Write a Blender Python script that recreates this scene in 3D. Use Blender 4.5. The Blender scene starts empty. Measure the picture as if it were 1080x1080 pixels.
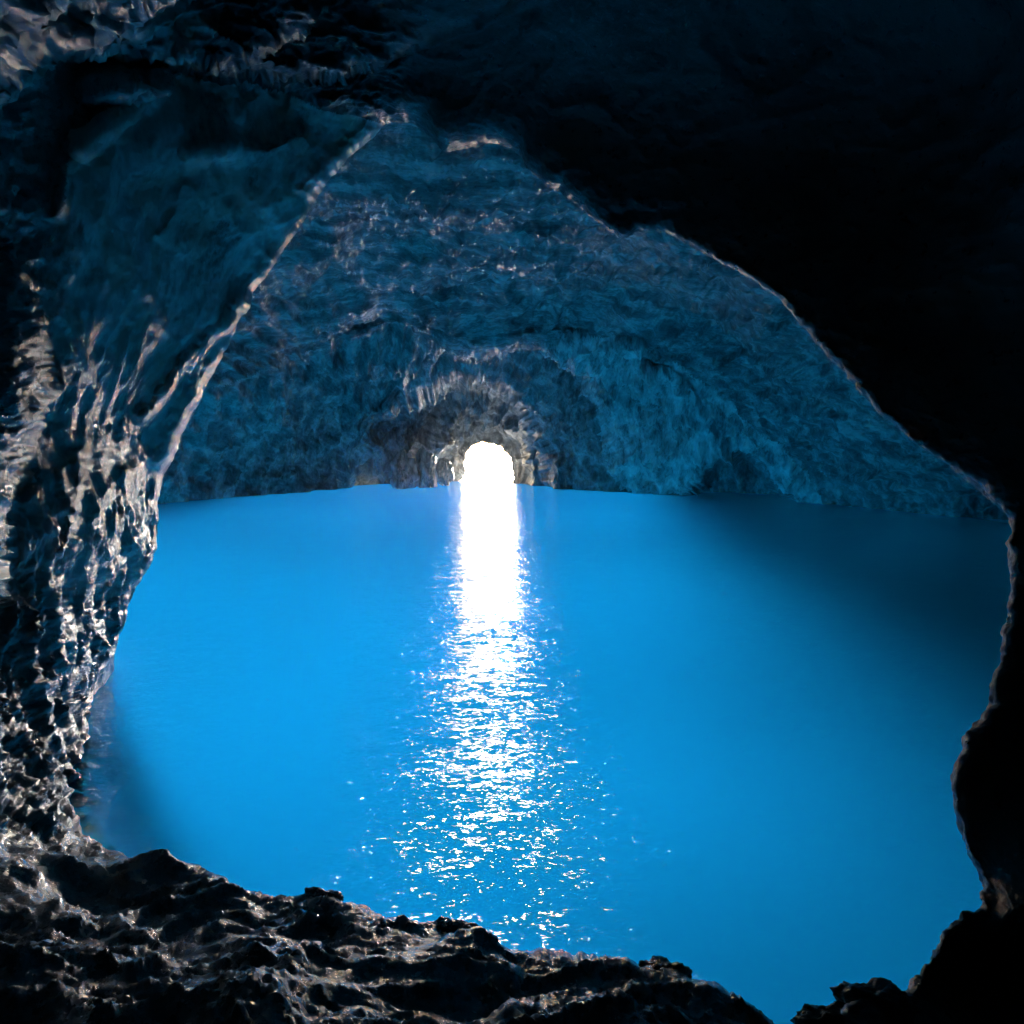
# A sea cave: camera on a dark rock ledge inside, looking across a glowing blue pool to the small sunlit mouth.
import bpy, math
import numpy as np

D = bpy.data
scene = bpy.context.scene
COL = scene.collection
F = 800.0 / 1080.0          # focal length over picture width
H = 2.5                     # eye height above the water, metres
HZ = 480.0                  # picture row of the horizon


def unproj(px, py, Y):
    """world point seen at a picture position (1080 wide frame), Y metres in front of the camera"""
    px, py, Y = np.asarray(px, float), np.asarray(py, float), np.asarray(Y, float)
    return np.stack([(px - 540.0) / 800.0 * Y, Y + 0 * px, H - (py - HZ) / 800.0 * Y], -1)


# ------------------------------------------------------------------ noise
def _hash(ix, iy, iz, seed):
    h = (ix.astype(np.uint32) * np.uint32(374761393) + iy.astype(np.uint32) * np.uint32(668265263)
         + iz.astype(np.uint32) * np.uint32(2147483647) + np.uint32(seed * 974711 + 17))
    h = (h ^ (h >> np.uint32(13))) * np.uint32(1274126177)
    h = (h ^ (h >> np.uint32(16))) * np.uint32(2246822519)
    return h ^ (h >> np.uint32(15))


def perlin(p, seed=0):
    with np.errstate(over='ignore'):
        f0 = np.floor(p)
        fr = p - f0
        i = f0.astype(np.int64)
        u = fr * fr * fr * (fr * (fr * 6 - 15) + 10)
        out = 0.0
        for dx in (0, 1):
            wx = u[..., 0] if dx else 1 - u[..., 0]
            for dy in (0, 1):
                wy = u[..., 1] if dy else 1 - u[..., 1]
                for dz in (0, 1):
                    wz = u[..., 2] if dz else 1 - u[..., 2]
                    h = _hash(i[..., 0] + dx, i[..., 1] + dy, i[..., 2] + dz, seed)
                    gx = (h & np.uint32(1023)).astype(float) / 511.5 - 1
                    gy = ((h >> np.uint32(10)) & np.uint32(1023)).astype(float) / 511.5 - 1
                    gz = ((h >> np.uint32(20)) & np.uint32(1023)).astype(float) / 511.5 - 1
                    out = out + wx * wy * wz * (gx * (fr[..., 0] - dx) + gy * (fr[..., 1] - dy) + gz * (fr[..., 2] - dz))
        return out * 1.3


def fbm(p, octs=5, gain=.5, lac=2.03, seed=0):
    a, s = 1.0, 0.0
    for o in range(octs):
        s = s + a * perlin(p, seed + o)
        p = p * lac + 11.3
        a *= gain
    return s


def ridged(p, octs=5, gain=.5, lac=2.07, seed=0):
    a, s = 1.0, 0.0
    for o in range(octs):
        r = 1 - np.abs(perlin(p, seed + o)) * 2
        s = s + a * r * np.abs(r)
        p = p * lac + 7.7
        a *= gain
    return s - .6


# ------------------------------------------------------------------ helpers in picture space
def sstep(a, b, x):
    t = np.clip((x - a) / (b - a), 0, 1)
    return t * t * (3 - 2 * t)


def seg_dist(px, py, pts):
    """distance to a polyline and the parameter (0..1) of the nearest point"""
    best = np.full(px.shape, 1e9)
    tt = np.zeros(px.shape)
    n = len(pts) - 1
    for k in range(n):
        (x0, y0), (x1, y1) = pts[k], pts[k + 1]
        dx, dy = x1 - x0, y1 - y0
        t = np.clip(((px - x0) * dx + (py - y0) * dy) / (dx * dx + dy * dy + 1e-9), 0, 1)
        d = np.hypot(px - x0 - t * dx, py - y0 - t * dy)
        m = d < best
        best = np.where(m, d, best)
        tt = np.where(m, (k + t) / n, tt)
    return best, tt


def poly_sd(px, py, pts):
    """signed distance to a polygon, positive inside"""
    d, _ = seg_dist(px, py, pts + [pts[0]])
    ins = np.zeros(px.shape, bool)
    n = len(pts)
    for k in range(n):
        (x0, y0), (x1, y1) = pts[k], pts[(k + 1) % n]
        if y0 == y1:
            continue
        c = ((y0 > py) != (y1 > py)) & (px < (x1 - x0) * (py - y0) / (y1 - y0) + x0)
        ins ^= c
    return np.where(ins, d, -d)


class TPS:
    """thin plate spline through (x, y) -> value"""
    def __init__(self, pts, lam=1e-3):
        a = np.array(pts, float)
        self.xy = a[:, :2] / 400.0
        n = len(a)
        r = np.hypot(*(self.xy[:, None] - self.xy[None]).transpose(2, 0, 1))
        K = self.U(r) + lam * np.eye(n)
        P = np.c_[np.ones(n), self.xy]
        A = np.zeros((n + 3, n + 3))
        A[:n, :n] = K
        A[:n, n:] = P
        A[n:, :n] = P.T
        self.w = np.linalg.solve(A, np.r_[a[:, 2], 0, 0, 0])

    @staticmethod
    def U(r):
        return r * r * np.log(np.maximum(r, 1e-9))

    def __call__(self, px, py):
        x, y = px / 400.0, py / 400.0
        n = len(self.xy)
        s = self.w[n] + self.w[n + 1] * x + self.w[n + 2] * y
        for k in range(n):
            s = s + self.w[k] * self.U(np.hypot(x - self.xy[k, 0], y - self.xy[k, 1]))
        return s


def grid_normals(P):
    du = np.gradient(P, axis=0)
    dv = np.gradient(P, axis=1)
    n = np.cross(du, dv)
    return n / (np.linalg.norm(n, axis=-1, keepdims=True) + 1e-12)


# ------------------------------------------------------------------ objects
def mesh_from(name, verts, quads, mat=None, parent=None, normals=None):
    me = D.meshes.new(name)
    nv, nq = len(verts), len(quads)
    k = quads.shape[1]
    me.vertices.add(nv)
    me.vertices.foreach_set('co', np.ascontiguousarray(verts, np.float32).ravel())
    me.loops.add(nq * k)
    me.loops.foreach_set('vertex_index', np.ascontiguousarray(quads, np.int32).ravel())
    me.polygons.add(nq)
    me.polygons.foreach_set('loop_start', np.arange(0, nq * k, k, dtype=np.int32))
    me.polygons.foreach_set('use_smooth', np.ones(nq, bool))
    me.update(calc_edges=True)
    if normals is not None:
        me.normals_split_custom_set_from_vertices(normals.tolist())
    if mat:
        me.materials.append(mat)
    ob = D.objects.new(name, me)
    COL.objects.link(ob)
    if parent:
        ob.parent = parent
        ob.matrix_parent_inverse = parent.matrix_world.inverted()
    return ob


def grid_quads(nu, nv, wrap_u=False):
    i = np.arange(nu if wrap_u else nu - 1)
    j = np.arange(nv - 1)
    I, J = np.meshgrid(i, j, indexing='ij')
    I2 = (I + 1) % nu
    return np.stack([I * nv + J, I2 * nv + J, I2 * nv + J + 1, I * nv + J + 1], -1).reshape(-1, 4)


def submesh(name, V, N, quads, mat, parent=None):
    used, inv = np.unique(quads, return_inverse=True)
    return mesh_from(name, V[used], inv.reshape(-1, 4), mat, parent, N[used])


def vertex_normals(V, quads):
    a, b, c, d = (V[quads[:, k]] for k in range(4))
    n = np.cross(c - a, d - b)
    out = np.zeros_like(V)
    for k in range(4):
        for ax in range(3):
            out[:, ax] += np.bincount(quads[:, k], weights=n[:, ax], minlength=len(V))
    return out / (np.linalg.norm(out, axis=1, keepdims=True) + 1e-12)


def tag(o, label=None, cat=None, group=None, kind=None):
    for k, v in (('label', label), ('category', cat), ('group', group), ('kind', kind)):
        if v:
            o[k] = v
    return o


def empty(name, loc, label, cat, group=None):
    o = D.objects.new(name, None)
    COL.objects.link(o)
    o.location = loc
    o.empty_display_size = .3
    bpy.context.view_layer.update()
    return tag(o, label, cat, group)


# ------------------------------------------------------------------ materials
class NT:
    def __init__(self, name):
        self.m = D.materials.new(name)
        self.m.use_nodes = True
        self.t = self.m.node_tree
        self.t.nodes.clear()

    def n(self, typ, **kw):
        nd = self.t.nodes.new(typ)
        for k, v in kw.items():
            if isinstance(k, str) and hasattr(nd, k) and not k[0].isupper():
                setattr(nd, k, v)
            else:
                nd.inputs[k.replace('_', ' ')].default_value = v
        return nd

    def l(self, a, b):
        self.t.links.new(a, b)

    def ramp(self, src, stops):
        r = self.n('ShaderNodeValToRGB')
        e = r.color_ramp.elements
        while len(e) < len(stops):
            e.new(.5)
        for el, (p, c) in zip(e, stops):
            el.position = p
            el.color = (*c, 1) if len(c) == 3 else c
        self.l(src, r.inputs[0])
        return r.outputs[0]


def rock_material(name, dark, mid, pale, scale, rough=(.3, .55), bump=.02, fine=40., spec=.5, stretch=(1, 1, 1), tint=None, wet=0.):
    m = NT(name)
    tc = m.n('ShaderNodeTexCoord')
    mp = m.n('ShaderNodeMapping')
    mp.inputs['Scale'].default_value = stretch
    m.l(tc.outputs['Object'], mp.inputs[0])
    co = mp.outputs[0]
    n1 = m.n('ShaderNodeTexNoise', Scale=scale, Detail=9., Roughness=.62, Distortion=.6)
    m.l(co, n1.inputs['Vector'])
    n2 = m.n('ShaderNodeTexNoise', Scale=scale * 7.3, Detail=6., Roughness=.65)
    m.l(co, n2.inputs['Vector'])
    mixf = m.n('ShaderNodeMath', operation='MULTIPLY_ADD')
    m.l(n2.outputs[0], mixf.inputs[0])
    mixf.inputs[1].default_value = .45
    sub = m.n('ShaderNodeMath', operation='SUBTRACT')
    m.l(n1.outputs[0], sub.inputs[0])
    sub.inputs[1].default_value = .22
    m.l(sub.outputs[0], mixf.inputs[2])
    col = m.ramp(mixf.outputs[0], [(.34, dark), (.5, mid), (.66, pale)])
    if tint:
        n4 = m.n('ShaderNodeTexNoise', Scale=scale * .8, Detail=5., Roughness=.6, Distortion=1.2)
        m.l(tc.outputs['Object'], n4.inputs['Vector'])
        f4 = m.ramp(n4.outputs[0], [(.47, (0, 0, 0)), (.58, (1, 1, 1))])
        mx = m.n('ShaderNodeMix', data_type='RGBA')
        m.l(f4, mx.inputs[0])
        m.l(col, mx.inputs[6])
        mx.inputs[7].default_value = (*tint, 1)
        col = mx.outputs[2]
    bs = m.n('ShaderNodeBsdfPrincipled')
    m.l(col, bs.inputs['Base Color'])
    mr = m.n('ShaderNodeMapRange')
    m.l(n2.outputs[0], mr.inputs[0])
    mr.inputs[1].default_value = .35
    mr.inputs[2].default_value = .65
    mr.inputs[3].default_value = rough[0]
    mr.inputs[4].default_value = rough[1]
    m.l(mr.outputs[0], bs.inputs['Roughness'])
    bs.inputs['Specular IOR Level'].default_value = spec
    bs.inputs['Coat Weight'].default_value = wet
    bs.inputs['Coat Roughness'].default_value = .16
    n3 = m.n('ShaderNodeTexNoise', Scale=fine, Detail=7., Roughness=.68)
    m.l(co, n3.inputs['Vector'])
    vo = m.n('ShaderNodeTexVoronoi', Scale=fine * .55, feature='SMOOTH_F1')
    m.l(co, vo.inputs['Vector'])
    ad = m.n('ShaderNodeMath', operation='MULTIPLY_ADD')
    m.l(vo.outputs[0], ad.inputs[0])
    ad.inputs[1].default_value = -.35
    m.l(n3.outputs[0], ad.inputs[2])
    bp = m.n('ShaderNodeBump', Strength=1., Distance=bump)
    m.l(ad.outputs[0], bp.inputs['Height'])
    m.l(bp.outputs[0], bs.inputs['Normal'])
    m.l(bp.outputs[0], bs.inputs['Coat Normal'])
    out = m.n('ShaderNodeOutputMaterial')
    m.l(bs.outputs[0], out.inputs[0])
    return m.m


M_FAR = rock_material('pale_limestone', (.035, .036, .035), (.20, .20, .19), (.56, .56, .54), .8, (.36, .62), .22, 3.4, .5, (.4, 1.5, 1.6), wet=0.5)
M_BACK = rock_material('back_limestone', (.04, .04, .04), (.20, .20, .19), (.50, .50, .48), .8, (.36, .62), .20, 3.4, .5, (1.3, .9, .6), wet=0.4)
M_LIT = rock_material('lit_limestone', (.08, .08, .078), (.45, .45, .43), (.78, .78, .76), .9, (.3, .5), .16, 3.6, .6, (1.7, .9, .45), wet=0.4)  # limestone made paler, standing for the light that falls on it
M_FOLD = rock_material('lit_ceiling_rock', (.03, .028, .026), (.13, .125, .12), (.30, .29, .28), 1.3, (.28, .5), .014, 20., .7, wet=0.7)  # the overhang's rock, lighter colour painted in for the light on the folds
M_FOOT = rock_material('wet_foot_rock', (.03, .027, .024), (.13, .115, .105), (.34, .31, .29), 1.8, (.25, .45), .012, 26., .9, wet=0.8)
M_BUTT = rock_material('glinting_rock', (.05, .045, .04), (.12, .11, .105), (.22, .21, .2), 1.6, (.22, .42), .012, 30., .9, wet=0.9)
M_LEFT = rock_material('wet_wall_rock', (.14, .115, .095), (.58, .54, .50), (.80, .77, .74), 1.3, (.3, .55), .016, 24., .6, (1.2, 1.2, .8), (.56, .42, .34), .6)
M_SHADE = rock_material('shaded_rock', (.008, .008, .008), (.016, .016, .016), (.032, .031, .031), 1.4, (.25, .5), .012, 26., .55)  # near-black, the shade of the backlit rock put into its colour
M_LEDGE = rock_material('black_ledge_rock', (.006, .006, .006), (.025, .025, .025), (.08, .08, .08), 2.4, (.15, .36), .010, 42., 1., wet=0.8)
M_HILL = rock_material('outer_rock', (.03, .03, .028), (.06, .06, .055), (.1, .1, .09), .3, (.7, .9), .1, 2., .2)


def water_material():
    m = NT('pool_water')
    tc = m.n('ShaderNodeTexCoord')
    # ripple slopes of four sizes added up
    acc = None
    for sc, st, k in ((.9, (1, 1.5, 1), .36), (3.2, (1, 1.7, 1), .7), (10., (1, 1.9, 1), 1.2), (34., (.8, 2.0, 1), 1.5)):
        mp = m.n('ShaderNodeMapping')
        mp.inputs['Scale'].default_value = st
        mp.inputs['Rotation'].default_value = (0, 0, .05 * sc % .5 - .2)
        m.l(tc.outputs['Object'], mp.inputs[0])
        n = m.n('ShaderNodeTexNoise', Scale=sc, Detail=1.5, Roughness=.5, Distortion=.5)
        m.l(mp.outputs[0], n.inputs['Vector'])
        v = m.n('ShaderNodeVectorMath', operation='MULTIPLY_ADD')
        m.l(n.outputs['Color'], v.inputs[0])
        v.inputs[1].default_value = (k * .72, k * 1.45, 0)
        v.inputs[2].default_value = (-k * .36, -k * .725, 0)
        if acc is None:
            acc = v.outputs[0]
        else:
            ad = m.n('ShaderNodeVectorMath', operation='ADD')
            m.l(acc, ad.inputs[0])
            m.l(v.outputs[0], ad.inputs[1])
            acc = ad.outputs[0]
    ad = m.n('ShaderNodeVectorMath', operation='ADD')
    m.l(acc, ad.inputs[0])
    ad.inputs[1].default_value = (0, 0, 1)
    bp = m.n('ShaderNodeVectorMath', operation='NORMALIZE')
    m.l(ad.outputs[0], bp.inputs[0])
    rf = m.n('ShaderNodeBsdfRefraction', IOR=1.33, Roughness=.4)
    rf.inputs['Color'].default_value = (.004, .355, .92, 1)
    gl = m.n('ShaderNodeBsdfGlossy', Roughness=.085)
    gl.inputs['Color'].default_value = (1, 1, 1, 1)
    for s in (gl,):
        m.l(bp.outputs[0], s.inputs['Normal'])
    fr = m.n('ShaderNodeFresnel', IOR=1.33)
    sc = m.n('ShaderNodeMath', operation='MULTIPLY_ADD')
    m.l(fr.outputs[0], sc.inputs[0])
    sc.inputs[1].default_value = .32
    sc.inputs[2].default_value = .065
    mx = m.n('ShaderNodeMixShader')
    m.l(sc.outputs[0], mx.inputs[0])
    m.l(rf.outputs[0], mx.inputs[1])
    m.l(gl.outputs[0], mx.inputs[2])
    out = m.n('ShaderNodeOutputMaterial')
    m.l(mx.outputs[0], out.inputs[0])
    return m.m


def sea_material():
    m = NT('open_sea')
    tr = m.n('ShaderNodeBsdfTransparent')
    tr.inputs[0].default_value = (.9, .97, 1, 1)
    gl = m.n('ShaderNodeBsdfGlossy', Roughness=.15)
    mx = m.n('ShaderNodeMixShader')
    mx.inputs[0].default_value = .2
    m.l(tr.outputs[0], mx.inputs[1])
    m.l(gl.outputs[0], mx.inputs[2])
    out = m.n('ShaderNodeOutputMaterial')
    m.l(mx.outputs[0], out.inputs[0])
    return m.m


def sand_material():
    m = NT('white_sand')
    tc = m.n('ShaderNodeTexCoord')
    n = m.n('ShaderNodeTexNoise', Scale=.12, Detail=4., Roughness=.5)
    m.l(tc.outputs['Object'], n.inputs['Vector'])
    c = m.ramp(n.outputs[0], [(.35, (.275, .27, .265)), (.65, (.345, .34, .33))])
    bs = m.n('ShaderNodeBsdfDiffuse')
    m.l(c, bs.inputs[0])
    out = m.n('ShaderNodeOutputMaterial')
    m.l(bs.outputs[0], out.inputs[0])
    return m.m


M_WATER, M_SEA, M_SAND = water_material(), sea_material(), sand_material()

# ================================================================== FAR CHAMBER
WL = np.array([(-500, 566), (-250, 553), (-100, 545), (60, 538), (165, 532), (300, 520.5), (410, 511.5), (480, 509), (545, 512),
               (600, 516), (660, 519), (720, 523), (850, 530), (1060, 548), (1250, 580), (1500, 640)], float)


def waterline(px):
    return np.interp(px, WL[:, 0], WL[:, 1])


cp = []
for x, y in WL:
    cp.append((x, y, (y - HZ) / (800 * H)))
for x, y, Y in [
    # around the mouth
    (480, 485, 66), (512, 462, 66), (545, 485, 64), (505, 440, 62), (430, 490, 58), (455, 470, 60), (457, 496, 61), (476, 494, 65), (560, 450, 57),
    # arch above the mouth
    (400, 430, 55), (500, 395, 54), (575, 420, 52), (330, 450, 50), (270, 470, 46), (210, 480, 41),
    # long horizontal lip
    (330, 365, 43), (420, 345, 42.5), (510, 350, 42), (600, 350, 41.5), (660, 357, 40),
    (520, 375, 48), (600, 400, 47.5), (430, 385, 48),
    # curtain on the right
    (700, 400, 42), (760, 440, 40), (820, 480, 38), (650, 450, 47), (900, 470, 33), (1000, 510, 29),
    # ceiling
    (540, 250, 27.5), (540, 160, 20), (400, 140, 19), (300, 270, 29), (250, 340, 33), (200, 430, 36), (700, 260, 24), (800, 330, 28.5),
    (900, 420, 29.5), (640, 310, 34), (420, 290, 34),
    # hidden behind the near arch, closing over it
    (100, 100, 16), (-100, 300, 20), (540, 0, 14), (1000, 200, 16), (1200, 450, 20), (-300, 500, 22), (540, -300, 10), (100, -200, 11),
    (1000, -100, 11), (1350, 300, 14), (-350, 100, 14),
]:
    cp.append((x, y, 1.0 / Y))
far_tps = TPS(cp)

OC = np.array([512., 509.])
hole = np.array([(180, 27), (176, 29), (172, 25), (160, 23), (145, 26), (130, 33), (112, 40), (95, 43), (80, 42), (63, 41), (45, 37), (25, 32), (8, 29), (0, 29)], float)
NTH, NRH = 820, 430
th = np.radians(np.r_[np.linspace(180, 155, 110), np.linspace(155, 0, NTH - 109)[1:]])
rr = np.linspace(0, 1, NRH)
r0 = np.interp(np.degrees(th), hole[::-1, 0], hole[::-1, 1]) + 2.4 * perlin(np.stack([np.cos(th) * 11, np.sin(th) * 11, 0 * th], -1), 93) + 2.2 * perlin(np.stack([np.cos(th) * 5, np.sin(th) * 5, 0 * th], -1), 91)
r1 = 900.0
R = r0[:, None] * (r1 / r0[:, None]) ** rr[None] * .35 + .65 * (r0[:, None] + (r1 - r0[:, None]) * rr[None] ** 1.25)
FX = OC[0] + R * np.cos(th)[:, None]
FY = OC[1] - R * np.sin(th)[:, None]
FY = FY + (waterline(FX) - OC[1]) * np.exp(-np.clip(OC[1] - FY, 0, None) / 70.0)

inner_arch_poly = [(366, 525), (378, 478), (398, 440), (424, 419), (452, 408), (500, 395), (528, 399), (550, 414), (566, 445), (577, 480), (590, 525)]
inner_lip_poly = [(418, 525), (430, 480), (447, 455), (462, 428), (482, 412), (508, 404), (530, 412), (548, 436), (556, 470), (566, 525)]
hollow_poly = [(712, 545), (724, 512), (752, 488), (772, 480), (796, 484), (815, 500), (835, 522), (852, 545)]
lip_line = [(-60, 430), (180, 430), (300, 372), (345, 357), (420, 344), (505, 350), (600, 350), (660, 356), (718, 384), (765, 425), (830, 480), (900, 520)]
curtain_poly = [(600, 350), (660, 356), (718, 384), (765, 425), (850, 500), (880, 545), (655, 545), (650, 490), (628, 430), (590, 385), (560, 362)]


def far_depth(px, py):
    inv = far_tps(px, py)
    Y = 1.0 / np.clip(inv, 1 / 75., 1 / 7.)
    wob = 9 * perlin(np.stack([px / 34, py / 34, 0 * px], -1), 55) + 1.5 * perlin(np.stack([px / 11, py / 11, 0 * px], -1), 56)
    near_base = sstep(0, 40, waterline(px) - py)
    # the arch round the mouth: rim stands forward, inside goes back
    sd = poly_sd(px, py, inner_arch_poly) + wob * .6
    Y = Y + 3.5 * sstep(-3, 14, sd) - .9 * np.exp(-((sd + 2) / 8) ** 2)
    sd = poly_sd(px, py, inner_lip_poly) + wob * .5
    Y = Y + 2.8 * sstep(-3, 12, sd) - .7 * np.exp(-((sd + 1) / 6) ** 2)
    # the side hollow
    sd = poly_sd(px, py, hollow_poly) + wob * .35
    Y = Y + 7.5 * sstep(-1, 12, sd)
    # lip: the ceiling ends in a forward edge
    d, t = seg_dist(px, py, lip_line)
    Y = Y - 1.1 * np.exp(-(d / 7) ** 2) * sstep(.12, .3, t) * sstep(.86, .7, t)
    # curtain leaves the wall behind it at its left edge
    sd = poly_sd(px, py, curtain_poly) + wob
    Y = Y - 2.6 * sstep(-4, 18, sd) * near_base * sstep(800, 690, px)
    return Y


FYd = far_depth(FX, FY)
FP = unproj(FX, FY, FYd)
Nf = grid_normals(FP)
# detail: above the lip bedding runs across, below it fluting runs down
d_lip, _ = seg_dist(FX, FY, lip_line)
lip_y = np.interp(FX, [p[0] for p in lip_line], [p[1] for p in lip_line])
below = sstep(-6, 14, FY - lip_y)
fade = sstep(0, 10, R - r0[:, None]) * .85 + .15
warp = .8 * fbm(FP / 4.0, 3, seed=31)[..., None]
wq = fbm(np.stack([FX / 120, FY / 60, 0 * FX], -1), 3, seed=31)
acr = np.stack([FX / 105 + .5 * wq, (FY + .22 * np.abs(FX - 560)) / 17 + 1.6 * wq, 0 * FX + 3.3], -1)
side = np.clip((FX - 505) / 60, -1, 1)
fall = FX - side * .42 * np.clip(FY - 345, 0, 200)
dwn = np.stack([fall / 19 + .7 * wq, FY / 85 + .3 * wq, 0 * FX + 7.7], -1)
patch = sstep(-.5, .6, fbm(np.stack([FX / 60, FY / 30, 0 * FX + 5], -1), 2, seed=36))
ad1 = (.0120 * patch * ridged(acr, 4, .5, seed=3) + .010 * fbm(np.stack([FX / 26, FY / 12, 0 * FX], -1), 4, .55, seed=12)) * FYd
ad2 = (.0150 * (.35 + .65 * patch) * ridged(dwn, 4, .5, seed=8) + .009 * fbm(np.stack([FX / 14, FY / 24, 0 * FX], -1), 4, .55, seed=14)) * FYd
big = fbm(FP / 7.5, 2, seed=21) * 1.2
det = (ad1 * (1 - below) + ad2 * below)
FP2 = FP - Nf * np.sign((Nf * FP).sum(-1).mean()) * ((det + big * sstep(0, 50, waterline(FX) - FY)) * fade * sstep(4, 16, FYd))[..., None]
# tunnel out to the sea and skirt below the water
tun = []
for k, (dy, s) in enumerate([(8., 1.05), (5.5, 1.03), (3.5, 1.0), (1.5, .98)]):
    c = np.array([-2.5, 0, 1.0])
    q = FP2[:, 0].copy()
    q[:, 0] = c[0] + (q[:, 0] - c[0]) * (1.0 + .16 * dy / 4)
    q[:, 2] = np.where(q[:, 2] > .2, q[:, 2] * (1 + .03 * dy), q[:, 2])
    q[:, 1] = q[:, 1] + dy
    q += .25 * np.stack([perlin(q * .9, 61), 0 * q[:, 0], perlin(q * .9, 62)], -1) * np.array([1, 0, .6])
    q[0, 2] = q[-1, 2] = -.3
    tun.append(q)
FP3 = np.concatenate([np.stack(tun, 1), FP2], 1)
NR3 = FP3.shape[1]
base = [FP3[0], FP3[-1]]


def aperture_depth(x):
    """how far the rock reaches under water: only a little over the submarine gap, to the bottom elsewhere"""
    xs = x + 1.6 * perlin(np.stack([x * .35, 0 * x, 0 * x], -1), 77)
    return -(.5 + 29 * np.clip(sstep(AP_R, AP_R + 3, xs) + sstep(AP_L, AP_L - 3, xs), 0, 1))


AP_L, AP_R = -26., 13.0
skirts = []
for b in base:
    rows = []
    zb = aperture_depth(b[:, 0])
    for k in range(0, 8):
        t = k / 7.
        q = b.copy()
        q[:, 2] = b[:, 2] * (1 - t) + zb * t
        q[:, 1] += .5 * perlin(q * .6, 71) * min(1, t * 4)
        rows.append(q)
    skirts.append(np.stack(rows, 1))
V = FP3.reshape(-1, 3)
Qm = grid_quads(NTH, NR3)
off = len(V)
Vs, Qs = [V], [Qm]
for s in skirts:
    Vs.append(s.reshape(-1, 3))
    Qs.append(grid_quads(s.shape[0], 8) + off)
    off += s.shape[0] * 8
V = np.concatenate(Vs)
Qall = np.concatenate(Qs)
Nv = vertex_normals(V, Qall)
PX = np.concatenate([np.concatenate([np.repeat(FX[:, :1], 4, 1), FX], 1).ravel(), np.zeros(off - NTH * NR3)])
PY = np.concatenate([np.concatenate([np.repeat(FY[:, :1], 4, 1), FY], 1).ravel(), np.zeros(off - NTH * NR3)])
fx, fy = PX[Qall].mean(1), PY[Qall].mean(1)
sk = np.arange(len(Qall)) >= len(Qm)
jj = np.arange(len(Qm)) % (NR3 - 1)
is_tun = np.zeros(len(Qall), bool)
is_tun[:len(Qm)] = jj < 4
in_arch = (poly_sd(fx, fy, inner_arch_poly) > 0) & ~sk
in_holl = (poly_sd(fx, fy, hollow_poly) > 0) & ~sk & ~in_arch
in_curt = (poly_sd(fx, fy, curtain_poly) > 0) & ~sk & ~in_arch & ~in_holl
is_ceil = (fy < np.interp(fx, [p[0] for p in lip_line], [p[1] for p in lip_line])) & ~sk & ~in_arch & ~in_holl & ~in_curt
rest = ~(in_arch | in_holl | in_curt | is_ceil)
vault = empty('cave_vault', (0, 45, 0), 'wide blue-lit limestone vault at the back of the pool, pierced by the small bright opening', 'cave wall')
for nm, mk, lab, mt in (('inner_arch', in_arch, 'low grey rock arch round the bright opening', M_BACK),
                    ('side_hollow', in_holl, 'dark low hollow at the waterline', M_BACK),
                    ('rock_curtain', in_curt, 'bright blue streaked rock curtain', M_LIT),
                    ('ceiling', is_ceil, 'blue ceiling with pale ridges running across', M_FAR),
                    ('back_wall', rest, None, M_BACK)):
    o = submesh(nm, V, Nv, Qall[mk], mt, vault)
    if lab:
        o['label'] = lab

# ================================================================== NEAR ROCK
SIL = [(165, 533, 9.5), (165, 575, 9.5), (159, 598, 9.4), (141, 620, 9.1), (133, 650, 8.9), (121, 688, 8.6), (100, 722, 8.0), (93, 760, 7.3),
       (95, 800, 6.7), (90, 830, 6.1), (92, 868, 5.6), (112, 895, 5.0), (150, 908, 4.4), (200, 913, 4.1), (240, 926, 3.95), (262, 942, 3.9), (300, 948, 3.8),
       (335, 941, 3.7), (365, 953, 3.6), (410, 969, 3.5), (450, 977, 3.42), (478, 978, 3.4), (505, 991, 3.3), (540, 1003, 3.2), (575, 1003, 3.2), (610, 1006, 3.18),
       (645, 1008, 3.12), (690, 1020, 3.06), (712, 1022, 3.02), (722, 1034, 3.0), (760, 1044, 2.92), (800, 1060, 2.86), (830, 1084, 2.82), (838, 1090, 2.82),
       (850, 1079, 2.86), (865, 1069, 2.9), (885, 1066, 2.95), (897, 1056, 3.0), (925, 1052, 3.1), (950, 1054, 3.2), (965, 1040, 3.3), (978, 1010, 3.4),
       (990, 985, 3.52), (1008, 967, 3.65), (1030, 955, 3.8), (1036, 935, 4.0), (1030, 915, 4.1), (1015, 885, 4.25), (1007, 850, 4.4), (1008, 810, 4.5),
       (1017, 780, 4.6), (1035, 760, 4.7), (1043, 735, 4.8), (1056, 700, 4.9), (1060, 660, 5.0), (1066, 620, 5.1), (1063, 590, 5.15), (1067, 560, 5.2), (1062, 540, 5.3),
       (1042, 524, 5.5), (1000, 490, 5.8), (950, 455, 6.1), (905, 412, 6.4), (870, 370, 6.7), (845, 345, 6.9), (830, 325, 7.05), (805, 300, 7.25), (785, 290, 7.4),
       (760, 278, 7.6), (740, 265, 7.75), (715, 250, 7.9), (698, 243, 8.0), (672, 243, 8.15), (660, 252, 8.2), (640, 241, 8.3), (620, 225, 8.4), (602, 213, 8.5),
       (590, 200, 8.55), (575, 196, 8.6), (560, 180, 8.7), (545, 160, 8.8), (520, 151, 8.9), (495, 157, 9.0), (467, 160, 9.0), (450, 140, 9.1), (435, 130, 9.2), (420, 128, 9.3),
       (405, 132, 9.5), (385, 150, 9.6), (350, 185, 9.8), (325, 225, 9.9), (300, 265, 10), (275, 300, 10), (250, 345, 10), (235, 375, 10), (215, 410, 10),
       (200, 440, 10), (185, 475, 9.9), (171, 503, 9.7)]
SIL = np.array(SIL, float)
NU = 1700
seg = np.hypot(*(np.roll(SIL[:, :2], -1, 0) - SIL[:, :2]).T)
acc = np.r_[0, np.cumsum(seg)]
u = np.linspace(0, acc[-1], NU, endpoint=False)
ext = np.vstack([SIL, SIL[:1]])
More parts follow.
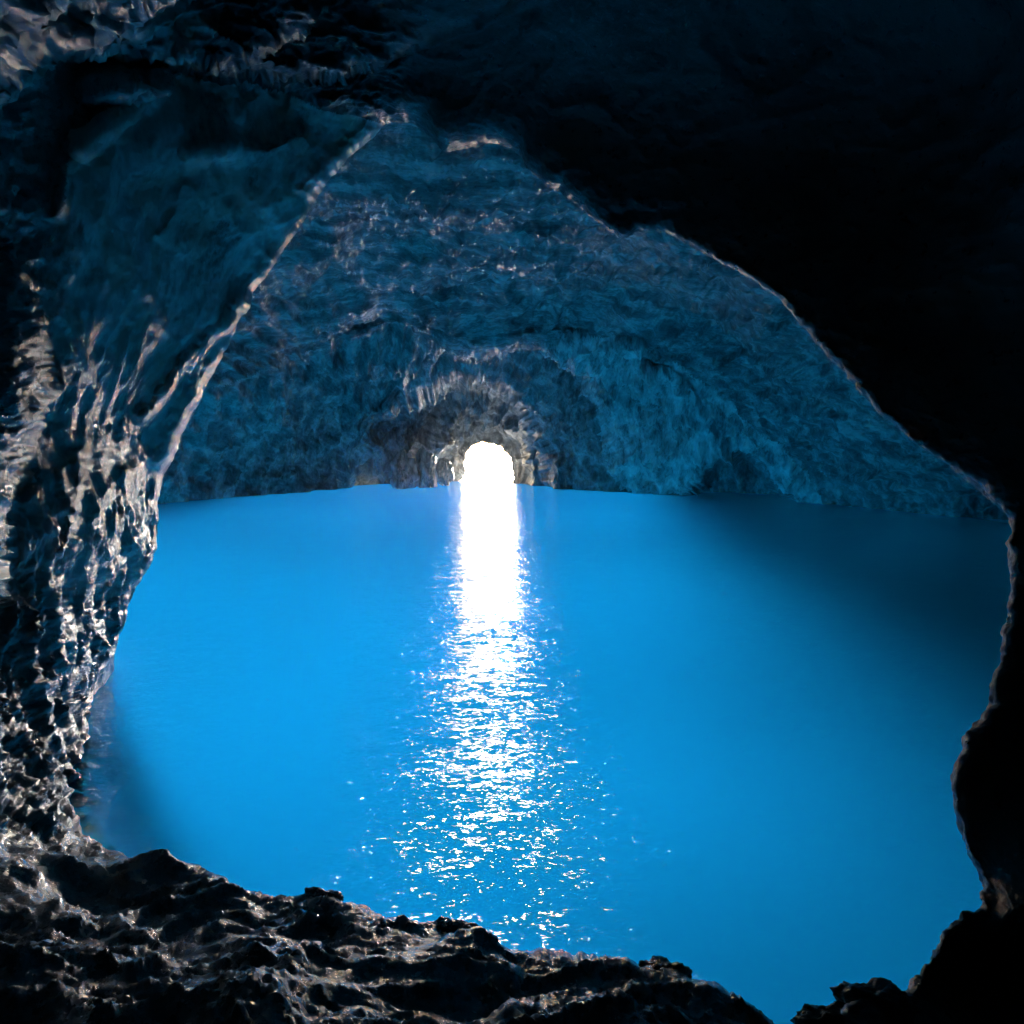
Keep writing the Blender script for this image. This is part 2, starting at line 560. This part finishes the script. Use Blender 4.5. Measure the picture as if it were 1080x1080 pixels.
sx, sy, sY = (np.interp(u, acc, ext[:, k]) for k in range(3))
ker = np.exp(-(np.arange(-6, 7) / 2.2) ** 2)
ker /= ker.sum()
smooth = lambda a: np.convolve(np.r_[a[-6:], a, a[:6]], ker, 'valid')
sx, sy, sY = smooth(sx), smooth(sy), smooth(sY)
CN = np.array([540., 560.])
ang = np.arctan2(sy - CN[1], sx - CN[0])
rho = np.hypot(sx - CN[0], sy - CN[1])
pn = np.stack([sx, sy, 0 * sx], -1)
low = sstep(880, 960, sy)                      # the ledge has a lumpier edge
rho = rho + (3.0 + 2 * low) * fbm(pn / 26.0, 4, .6, seed=41) + (.7 + 1.7 * low) * fbm(pn / 8., 3, .6, seed=44)

NS = 330
s = np.linspace(0, 1, NS)
RR = rho[:, None] + (1.6 * s * 60 + (1340 - rho[:, None] - 96) * s[None] ** 1.7)
NX = CN[0] + RR * np.cos(ang)[:, None]
NY = CN[1] + RR * np.sin(ang)[:, None]

# depth control points (picture x, picture y, metres)
npt = [(x, y, Y) for x, y, Y in SIL[::2]]
npt += [
    # left wall panel
    (120, 560, 7.9), (60, 560, 6.3), (100, 450, 7.5), (70, 350, 6.8), (160, 350, 8.3), (220, 300, 9.2), (200, 200, 8.2), (110, 230, 6.9), (300, 170, 9.2),
    (60, 650, 6.3), (30, 720, 5.8), (60, 800, 5.9), (30, 860, 4.8), (0, 620, 5.8), (90, 640, 7.4), (0, 450, 6.0), (0, 250, 5.8), (60, 120, 6.3), (200, 110, 7.9),
    # roof
    (0, 0, 5.0), (60, 15, 6.2), (125, 30, 7.5), (250, 40, 8.4), (-70, -20, 4.1), (400, 60, 8.8), (520, 90, 8.5), (540, 0, 7.6), (400, 0, 8.3), (320, 100, 9.2), (700, 150, 7.8), (700, 0, 6.8), (850, 200, 7.2), (900, 50, 6.5), (1000, 350, 6.1),
    (1080, 200, 5.6), (1080, 0, 5.2), (1080, 450, 5.5),
    # right wall
    (1080, 600, 5.05), (1080, 800, 4.5), (1080, 950, 3.75), (1080, 1080, 3.4), (1000, 1080, 3.15), (1200, 700, 4.6), (1200, 1000, 3.6),
    # ledge
    (0, 1080, 2.3), (0, 940, 3.4), (100, 960, 3.5), (150, 1080, 2.35), (300, 1020, 2.85), (300, 1080, 2.4), (450, 1040, 2.75), (450, 1080, 2.5), (600, 1050, 2.75), (600, 1080, 2.5), (750, 1080, 2.65),
    # off the frame
    (-200, 300, 4.2), (-250, 700, 3.2), (-200, 1000, 2.4), (-200, 0, 3.8), (-100, 1200, 1.8), (300, 1250, 1.75), (600, 1250, 1.75), (900, 1250, 1.8), (300, -250, 5.4), (700, -250, 4.8),
    (1100, -200, 3.6), (1350, 300, 3.6), (1350, 700, 3.3), (-600, 500, 2.2), (500, 1700, 1.1), (500, -700, 2.0), (1700, 500, 1.4), (-600, -200, 2.2), (-500, 1200, 1.5),
    (1500, 1200, 1.4), (1500, -200, 1.7),
]
near_tps = TPS([(x, y, 1 / Y) for x, y, Y in npt], 2e-3)

buttress_poly = [(-900, 150), (-40, 165), (0, 108), (30, 85), (62, 60), (120, 56), (190, 76), (178, 92), (120, 120), (82, 145), (70, 180), (66, 230), (48, 285), (42, 330), (45, 390), (40, 430), (28, 480), (22, 520), (8, 570), (3, 640),
                 (-30, 690), (-900, 700)]
roof_edge = [(-300, 140), (0, 98), (30, 78), (62, 55), (120, 52), (190, 74), (215, 84), (270, 90), (330, 112), (400, 131)]


def ridge(px, py, pts, w, a, jag=0., seed=0):
    wob = jag * perlin(np.stack([px / 9, py / 9, 0 * px], -1), seed)
    d, t = seg_dist(px, py, pts)
    return a * np.exp(-((d + wob) / w) ** 2) * sstep(0, .08, t) * sstep(1, .92, t)


def near_depth(px, py):
    Y = 1 / np.clip(near_tps(px, py), 1 / 11.5, 1 / .8)
    wob = 6 * perlin(np.stack([px / 22, py / 22, 0 * px], -1), 65) + 2.5 * perlin(np.stack([px / 7, py / 7, 0 * px], -1), 66)
    # near buttress on the far left, in front of the wall panel
    sd = poly_sd(px, py, buttress_poly) + wob * .6
    k = sstep(-2, 5, sd)
    Yb = np.interp(py, [0, 150, 350, 550, 700], [6.3, 6.4, 5.3, 4.6, 4.3]) + 1.1 * np.exp(-np.clip(sd, 0, None) / 26) - .0022 * np.clip(sd, 0, 400)
    Y = Y * (1 - k) + np.minimum(Yb, Y) * k
    # ribs standing out of the panel
    for pts, w, a, jg in (
        ([(305, 262), (275, 296), (240, 338), (215, 365), (190, 388), (178, 405), (160, 432), (140, 445)], 6, .34, 3),
        ([(222, 378), (205, 410), (186, 438), (172, 475), (158, 492)], 6, .3, 3),
        ([(78, 470), (88, 498), (84, 535), (78, 570), (60, 590)], 5, .22, 3),
        ([(62, 490), (72, 520), (80, 545)], 5, .2, 3),
        ([(135, 485), (140, 530), (142, 570), (145, 585)], 5, .22, 3),
        ([(118, 500), (118, 545), (108, 590)], 4, .18, 3),
        ([(185, 82), (150, 108), (120, 122), (95, 142), (76, 166)], 7, .4, 3),
        ([(70, 165), (66, 200), (60, 235)], 5, .2, 2),
        ([(196, 190), (190, 225), (165, 255)], 4, .12, 2),
        ([(255, 150), (215, 158), (190, 168)], 8, .18, 4),
        ([(330, 140), (285, 158), (225, 160)], 7, .25, 4),
        ([(400, 140), (365, 165), (345, 185), (325, 215)], 10, .35, 4),
        ([(250, 130), (262, 108), (290, 100)], 6, .15, 3),
    ):
        Y = Y - ridge(px, py, pts, w * 1.5, a * .62, jg, 70 + int(pts[0][0]) % 13)
    # overlapping folds of the roof, each with a rounded under edge
    for pg, a, w_ in (
        ([(-900, -600), (1600, -600), (1600, 120), (600, 230), (500, 175), (462, 168), (430, 138), (404, 131), (330, 112), (270, 90), (215, 84), (190, 76), (130, 66), (62, 50), (30, 66), (0, 84), (-900, 110)], .55, 7),
        ([(-900, -600), (1500, -600), (700, -60), (560, 10), (430, 54), (380, 74), (345, 78), (300, 84), (250, 78), (205, 82), (170, 66), (90, 56), (40, 62), (0, 78), (-900, 90)], .6, 6),
        ([(-900, -600), (330, -600), (340, 10), (322, 32), (285, 50), (262, 62), (225, 74), (190, 62), (160, 58), (128, 30), (90, 39), (50, 44), (0, 43), (-900, 60)], .5, 6),
        ([(-900, -600), (260, -600), (200, -30), (122, 8), (80, 4), (40, 12), (0, 10), (-900, 20)], .6, 6),
    ):
        sd = poly_sd(px, py, pg) + wob * .8
        Y = Y * (1 - a / 8 * sstep(-1.5, 2, sd) * (1 - .85 * np.exp(-np.clip(sd, 0, None) / w_)) * sstep(760, 260, px))
    # roof: stands nearer than the wall, its folds
    for pts, w, a in (
        ([(0, 42), (50, 42), (90, 36), (122, 26), (110, 12), (80, 2)], 7, .35),
        ([(0, 100), (20, 85), (60, 56), (110, 54), (150, 60), (188, 70)], 5, .30),
        ([(215, 78), (260, 62), (285, 50), (330, 30)], 7, .22),
        ([(205, 82), (250, 82), (300, 82), (345, 76), (375, 76)], 6, .26),
        ([(300, 105), (350, 118), (420, 128)], 6, .3),
        ([(0, 10), (60, 12)], 6, .15),
    ):
        Y = Y - ridge(px, py, pts, w * 2.2, a * .3, 3, 80)
    return Y


NYd = near_depth(NX, NY)
# blend the rim exactly onto the traced depth
kr = np.exp(-(RR - rho[:, None]) / 10.)
NYd = NYd * (1 - kr) + sY[:, None] * kr
rw = np.clip(6 + 9 * fbm(pn / 34., 3, seed=47), 1.2, 15)
rw = np.where(sx > 470, .8 + .36 * (rw - .8), rw)[:, None]
NYd = NYd - .024 * NYd * (1 - np.exp(-(RR - rho[:, None]) / rw))      # the edge rounds over, sharper here and there
NP = unproj(NX, NY, NYd)
Nn = grid_normals(NP)
Nn = -Nn * np.sign((Nn * NP).sum(-1).mean())          # towards the camera
left_m = sstep(420, 330, NX) * sstep(925, 865, NY) * sstep(-10, 25, NY - np.interp(NX, [p[0] for p in roof_edge], [p[1] for p in roof_edge]))
ledge_m = sstep(850, 945, NY + .12 * np.clip(NX - 100, -900, 300)) * sstep(960, 860, NX)
roof_m = np.clip(1 - left_m - ledge_m, 0, 1)
dist = RR - rho[:, None]
rimfade = .25 + .75 * sstep(0, 14, dist)
w1 = .35 * fbm(NP / 1.3, 3, seed=101)[..., None]
# wall: gentle swells above, fluted towards its foot
flut = sstep(460, 660, NY)
pl = NP * np.array([1.2, .8, .75])
wall = .12 * fbm(pl, 3, .5, seed=102) + .035 * ridged(NP * np.array([1.6, 1.6, .8]) + w1, 5, .55, seed=103) + .05 * fbm(NP * 3.2 + w1, 5, .6, seed=105) * (.45 + .9 * sstep(60, 10, np.abs(NX - 20)))
fl = ridged(np.stack([NP[..., 0] * 2.4 + .5 * NP[..., 2], NP[..., 1] * 2.4, NP[..., 2] * .55], -1) + w1, 6, .55, seed=107)
wall = wall + flut * (.065 * fl + .03 * fbm(NP * 9, 3, seed=109)) + .035 * sstep(55, 25, NX) * fbm(NP * 7, 4, .6, seed=111)
# ledge: strata dipping to the right, pitted
lp = np.stack([NP[..., 0] * .9 + NP[..., 1] * .3, NP[..., 1] * 3.2 - NP[..., 0] * .7, NP[..., 2] * 5.0 + NP[..., 0] * .8], -1)
lm = sstep(-.5, .5, fbm(NP * 1.5 + 9, 2, seed=129))
led = .06 * ridged(lp * .7 + w1 * 1.6, 4, .5, seed=121) + .085 * fbm(NP * 2.0, 3, .5, seed=123) + lm * (.030 * fbm(NP * 9., 4, .6, seed=125) + .010 * np.abs(perlin(NP * 34., 127)))
roof = .10 * fbm(NP * .6, 3, .45, seed=131) + .02 * ridged(NP * np.array([1.2, 1.2, 2.2]) + w1, 4, .5, seed=133) + .005 * fbm(NP * 14, 3, seed=135)
fold_m = sstep(460, 380, NX) * sstep(150, 100, NY)
roof = roof + fold_m * (.10 * ridged(NP * np.array([1.1, 1.6, 3.0]) + w1 * 2, 5, .55, seed=161) + .02 * fbm(NP * 9, 3, seed=163))
disp = wall * left_m + led * ledge_m + roof * roof_m
lump = np.exp(-dist / 16.) * roof_m * (.022 * fbm(NP * 7, 4, .6, seed=137) + .014 * np.abs(perlin(NP * 19, 138)))
NP2 = NP + Nn * (disp * rimfade + lump)[..., None]
# back of the rim: rounds over and runs away behind / down into the water
NB = 46
back = []
rx, ry, rY = NX[:, 0], NY[:, 0], sY
rim = NP2[:, 0]
dn = sstep(640, 760, ry)[:, None]
outx, outy = np.cos(ang), np.sin(ang)
for k in range(1, NB + 1):
    t = k / NB
    pull = 320 * t ** 1.9
    px_, py_ = NX[:, 0] + outx * pull, NY[:, 0] + outy * pull
    A = unproj(px_, py_, rY + 4.2 * t ** 1.1 * np.clip(rY / 6, .5, 1.2))
    # down into the water: drop, with a foot sloping out towards the pool
    B = rim.copy()
    B[:, 2] -= 7.5 * t ** 1.15
    foot = np.clip(-B[:, 2], 0, None) * .32 * np.where(rx > 700, .25, 1)
    B[:, 0] -= outx * foot * .9
    B[:, 1] += foot * .75 * sstep(880, 930, ry) + .3 * t
    B[:, 0] += np.where(rx > 880, 1.3, 0) * sstep(0, .2, t) * sstep(1010, 960, ry)
    B[:, 2] += np.where(rx > 880, 1.0, 0) * sstep(0, .2, t) * sstep(1010, 960, ry)
    q = A * (1 - dn) + B * dn
    amp = min(1, t * 4)
    q = q + amp * .07 * np.stack([fbm(q * 1.7, 4, .6, seed=141), .5 * fbm(q * 1.7, 3, seed=145), fbm(q * 1.7, 4, .6, seed=149)], -1)
    q = q + amp * .03 * np.stack([perlin(q * 11, 151), perlin(q * 11, 152), perlin(q * 11, 153)], -1)
    back.append(q)
FULL = np.concatenate([np.stack(back[::-1], 1), NP2], 1)
NV3 = FULL.shape[1]
V = FULL.reshape(-1, 3)
Q = grid_quads(NU, NV3, True)
Nv = vertex_normals(V, Q)
GX = np.concatenate([np.repeat(NX[:, :1], NB, 1), NX], 1).ravel()
GY = np.concatenate([np.repeat(NY[:, :1], NB, 1), NY], 1).ravel()
fx, fy = GX[Q[:, 0]], GY[Q[:, 0]]
re_y = np.interp(fx, [p[0] for p in roof_edge], [p[1] for p in roof_edge])
is_ledge = (fy > np.interp(fx, [-400, 0, 60, 112, 836], [800, 862, 880, 896, 896])) & (fx < 836) | ((fy > 1100) & (fx < 900))
is_left = (fx < 404) & ~is_ledge & (fy > re_y)
is_right = (fy > 532) & (fx > 800) & ~is_ledge
is_fold = ~(is_ledge | is_left | is_right) & (fx + .5 * fy + 40 * perlin(np.stack([fx / 40, fy / 40, 0 * fx], -1), 160) < 235)
is_roof = ~(is_ledge | is_left | is_right | is_fold)
is_butt = is_left & (poly_sd(fx, fy, buttress_poly) > 0)
is_foot = is_left & ~is_butt & (fy > np.interp(fx, [-400, 0, 60, 110, 170], [640, 640, 640, 640, 600]))
is_face = is_left & ~is_butt & ~is_foot

wall_o = empty('rock_wall', tuple(unproj(95, 760, 7.)), 'tall wet grey-brown rock wall with glinting ribs, on the left of the pool', 'rock wall')
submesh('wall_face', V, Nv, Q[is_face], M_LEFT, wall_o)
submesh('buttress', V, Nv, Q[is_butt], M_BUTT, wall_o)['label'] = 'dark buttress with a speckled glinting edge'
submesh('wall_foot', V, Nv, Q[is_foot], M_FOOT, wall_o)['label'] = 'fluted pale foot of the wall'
roof_o = empty('rock_overhang', tuple(unproj(1062, 540, 5.)), 'huge nearly black rock overhang across the top and down the right side', 'rock overhang')
submesh('roof', V, Nv, Q[is_roof], M_SHADE, roof_o)
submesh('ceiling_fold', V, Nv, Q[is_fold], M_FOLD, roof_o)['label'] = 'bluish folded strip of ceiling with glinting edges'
submesh('side_pier', V, Nv, Q[is_right], M_SHADE, roof_o)['label'] = 'black scalloped pier of rock rising from the water'
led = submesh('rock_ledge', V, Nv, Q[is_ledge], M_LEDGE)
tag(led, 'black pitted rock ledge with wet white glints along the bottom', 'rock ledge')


# ------------------------------------------------------------------ loose lumps of rock
def boulder(px, py, Y, r, sq, seed, mat, label, group=None):
    n, m_ = 72, 48
    a = np.linspace(0, 2 * np.pi, n, endpoint=False)
    b = np.linspace(-np.pi / 2, np.pi / 2, m_)
    A, B = np.meshgrid(a, b, indexing='ij')
    P = np.stack([np.cos(A) * np.cos(B), np.sin(A) * np.cos(B), np.sin(B)], -1)
    rad = 1 + .42 * fbm(P * 1.3 + seed * 3.1, 4, .55, seed=seed) + .10 * ridged(P * 2.6 + seed, 4, .55, seed=seed + 5) + .04 * fbm(P * 9, 3, seed=seed + 9)
    P = P * rad[..., None] * r * np.array(sq)
    c = unproj(px, py, Y)
    Vb = P.reshape(-1, 3)
    q = grid_quads(n, m_, True)
    o = mesh_from('boulder', Vb, q, mat)
    o.location = c
    return tag(o, label, 'boulder', group)


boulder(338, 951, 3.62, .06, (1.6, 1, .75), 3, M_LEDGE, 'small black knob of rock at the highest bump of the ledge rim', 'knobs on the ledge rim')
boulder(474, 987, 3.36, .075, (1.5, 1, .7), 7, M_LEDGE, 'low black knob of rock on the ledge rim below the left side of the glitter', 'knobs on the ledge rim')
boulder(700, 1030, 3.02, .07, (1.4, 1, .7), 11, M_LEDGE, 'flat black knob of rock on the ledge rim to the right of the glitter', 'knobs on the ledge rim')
boulder(925, 1064, 3.05, .10, (1.5, 1.1, .75), 15, M_SHADE, 'rounded black rock with a frosted top at the foot of the right pier')
boulder(868, 1082, 2.86, .07, (1.4, 1.1, .8), 19, M_SHADE, 'small dark rock just right of the gap in the ledge rim')

for px_, py_, Y_, r_, sq_, sd_, lab_ in (
        (469, 499, 62.5, .75, (.9, 2.0, 1.5), 23, 'small rock with a glowing white edge, right against the left side of the bright opening'),
        (449, 497, 59.5, .95, (.8, 2.2, 1.7), 31, 'jagged grey rock at the waterline, second to the left of the bright opening'),
        (426, 500, 57.5, .95, (1.0, 2.0, 1.4), 37, 'low grey rock at the waterline under the left end of the low arch')):
    boulder(px_, py_, Y_, r_, sq_, sd_, M_LIT, lab_, 'rocks at the waterline beside the opening')

# ================================================================== SETTING
def sheet(name, xs, ys, zf, mat, kind='structure'):
    X, Yy = np.meshgrid(xs, ys, indexing='ij')
    P = np.stack([X, Yy, zf(X, Yy)], -1)
    o = mesh_from(name, P.reshape(-1, 3), grid_quads(len(xs), len(ys)), mat)
    return tag(o, kind=kind)


# the pool meets the rock along the waterline; beyond it lies the open sea
wx = np.linspace(-500, 1500, 161)
wY = H * 800 / (waterline(wx) - HZ)
wY = wY + np.where((wx > 690) & (wx < 900), 11, np.where(wx > 899, 8, 4))
wc = np.stack([(wx - 540) / 800 * wY, wY], -1)
tt = np.linspace(0, 1, 6)
near_e = np.stack([np.linspace(-34, 34, 161), np.full(161, -6.)], -1)
far_e = np.stack([np.linspace(-34, 34, 161), np.full(161, 80.)], -1)


def strip(name, e0, e1, mat):
    P = e0[:, None] * (1 - tt)[None, :, None] + e1[:, None] * tt[None, :, None]
    P = np.concatenate([P, 0 * P[..., :1]], -1)
    return tag(mesh_from(name, P.reshape(-1, 3), grid_quads(161, 6)[:, ::-1] if False else grid_quads(161, 6), mat), kind='structure')


strip('water', near_e, wc, M_WATER)
Xo = np.concatenate([wc[:, None] * (1 - tt)[None, :, None] + far_e[:, None] * tt[None, :, None],
                     np.stack([np.stack([np.linspace(-kx, kx, 161), np.full(161, ky)], -1) for kx, ky in ((150, 150.), (300, 260.), (450, 450.))], 1)], 1)
Xo = np.concatenate([Xo, 0 * Xo[..., :1]], -1)
tag(mesh_from('sea', Xo.reshape(-1, 3), grid_quads(161, 9), M_SEA), kind='structure')


def bed(x, y):
    z = np.interp(y, [-6, 2, 6, 12, 25, 45, 70, 110, 200, 3000], [-10.5, -11, -12.5, -15, -18.5, -23, -26, -28, -30, -30.])
    return z + .5 * fbm(np.stack([x / 9, y / 9, 0 * x], -1), 3, seed=201)


sheet('seabed', np.r_[-450, -120, np.linspace(-40, 40, 81), 120, 450], np.r_[np.linspace(-6, 75, 82), 110, 200, 450], bed, M_SAND)

# hill over the cave, closed on every side but the sea face
nu, nv = 64, 24
a = np.linspace(0, 2 * np.pi, nu, endpoint=False)
b = np.linspace(-1.1, np.pi / 2 * .995, nv)
A, B = np.meshgrid(a, b, indexing='ij')
hx = 38 * np.sign(np.cos(A)) * np.abs(np.cos(A)) ** .55 * np.maximum(np.cos(B), np.where(B < 0, .75, 0)) ** .35
hy = 33 + 41 * np.sign(np.sin(A)) * np.abs(np.sin(A)) ** .55 * np.maximum(np.cos(B), np.where(B < 0, .75, 0)) ** .35
hz = 30 * np.sin(B) * np.where(B < 0, 1.3, 1)
P = np.stack([hx, hy, hz], -1)
P += 1.0 * np.stack([fbm(P / 7, 3, seed=211), 0 * hx, fbm(P / 7, 3, seed=213)], -1)
P[..., 1] = np.minimum(P[..., 1], 72.6)
qs = grid_quads(nu, nv, True)
Vh = P.reshape(-1, 3)
cy = Vh[qs].mean(1)
qs = qs[~((cy[:, 1] > 70.5) | ((cy[:, 1] > 46) & (cy[:, 2] < .6)))]
tag(mesh_from('hill', Vh, qs, M_HILL), kind='structure')
# sea cliff face with the mouth left open, reaching the bottom beside the submarine gap
rimw = FP3[:, 0]
cl = []
for k in range(20):
    t = k / 19.
    q = rimw.copy()
    c = np.array([-2.5, 0, 0])
    dirv = (rimw - c) * np.array([1, 0, 1])
    dirv /= np.linalg.norm(dirv, axis=1, keepdims=True)
    q = rimw + dirv * 60 * t ** 1.5
    q[:, 1] = rimw[:, 1] * (1 - min(1, t * 3)) + 72.3 * min(1, t * 3) + .8 * fbm(q / 5, 4, seed=221) * min(1, t * 4)
    q[0, 2] = q[-1, 2] = -.7
    cl.append(q)
C = np.stack(cl, 1)
Vc = C.reshape(-1, 3)
qc = grid_quads(NTH, 20)
xs = np.linspace(AP_R + 1.5, 60, 60)
add = np.stack([np.stack([xs, 72.3 + 0 * xs, 0 * xs + z], -1) for z in (.5, -12., -34.)], 1)
xs2 = np.linspace(-60, AP_L - 1.5, 40)
add2 = np.stack([np.stack([xs2, 72.3 + 0 * xs2, 0 * xs2 + z], -1) for z in (.5, -12., -34.)], 1)
o1 = len(Vc)
o2 = o1 + 180
Vc = np.concatenate([Vc, add.reshape(-1, 3), add2.reshape(-1, 3)])
qc = np.concatenate([qc, grid_quads(60, 3) + o1, grid_quads(40, 3) + o2])
tag(mesh_from('cliff', Vc, qc, M_HILL), kind='structure')

HAZE = .0005  # thin volume added to stand for the bloom round the bright mouth
if HAZE:
    hm = NT('glow_haze')
    pv = hm.n('ShaderNodeVolumePrincipled', Density=HAZE, Anisotropy=.82)
    pv.inputs['Color'].default_value = (.93, .97, 1, 1)
    ho = hm.n('ShaderNodeOutputMaterial')
    hm.l(pv.outputs[0], ho.inputs['Volume'])
    x0, x1, y0, y1, z0, z1 = -460., 460., -14., 470., -33., 36.
    hv = np.array([(x, y, z) for x in (x0, x1) for y in (y0, y1) for z in (z0, z1)])
    hq = np.array([(0, 1, 3, 2), (4, 6, 7, 5), (0, 4, 5, 1), (2, 3, 7, 6), (0, 2, 6, 4), (1, 5, 7, 3)])
    tag(mesh_from('haze', hv, hq, hm.m), kind='stuff')

# ================================================================== LIGHT
SUN_EL, SUN_AZ = math.radians(10), math.radians(6.0)     # azimuth from +Y towards +X
w = D.worlds.new('World')
scene.world = w
w.use_nodes = True
nt = w.node_tree
bg = nt.nodes['Background']
sky = nt.nodes.new('ShaderNodeTexSky')
sky.sky_type = 'NISHITA'
sky.sun_disc = False
sky.sun_elevation = SUN_EL
sky.sun_rotation = SUN_AZ
sky.dust_density = 2.0
nt.links.new(sky.outputs[0], bg.inputs[0])
bg.inputs[1].default_value = .12

sl = D.lights.new('sun', 'SUN')
sl.energy = 5.0
sl.angle = math.radians(22)
sl.color = (1, .99, .975)
so = D.objects.new('sun', sl)
COL.objects.link(so)
from mathutils import Vector
d = Vector((math.sin(SUN_AZ) * math.cos(SUN_EL), math.cos(SUN_AZ) * math.cos(SUN_EL), math.sin(SUN_EL)))
so.rotation_euler = d.to_track_quat('Z', 'Y').to_euler()
so.location = d * 90

# ================================================================== CAMERA
cam = D.cameras.new('camera')
cam.sensor_width = 36
cam.lens = 36 * F
cam.shift_y = -(540 - HZ) / 1080.0
cam.clip_start = .05
cam.clip_end = 8000
co = D.objects.new('camera', cam)
COL.objects.link(co)
co.location = (0, 0, H)
co.rotation_euler = (math.pi / 2, 0, 0)
scene.camera = co

scene.view_settings.view_transform = 'Standard'
scene.view_settings.look = 'None'
scene.view_settings.gamma = 1
scene.view_settings.exposure = 2.65
cy = scene.cycles
cy.use_denoising = True
cy.denoiser = 'OPENIMAGEDENOISE'
cy.max_bounces = 8
cy.diffuse_bounces = 4
cy.glossy_bounces = 4
cy.transmission_bounces = 6
cy.transparent_max_bounces = 8
cy.sample_clamp_indirect = 6
cy.use_adaptive_sampling = False
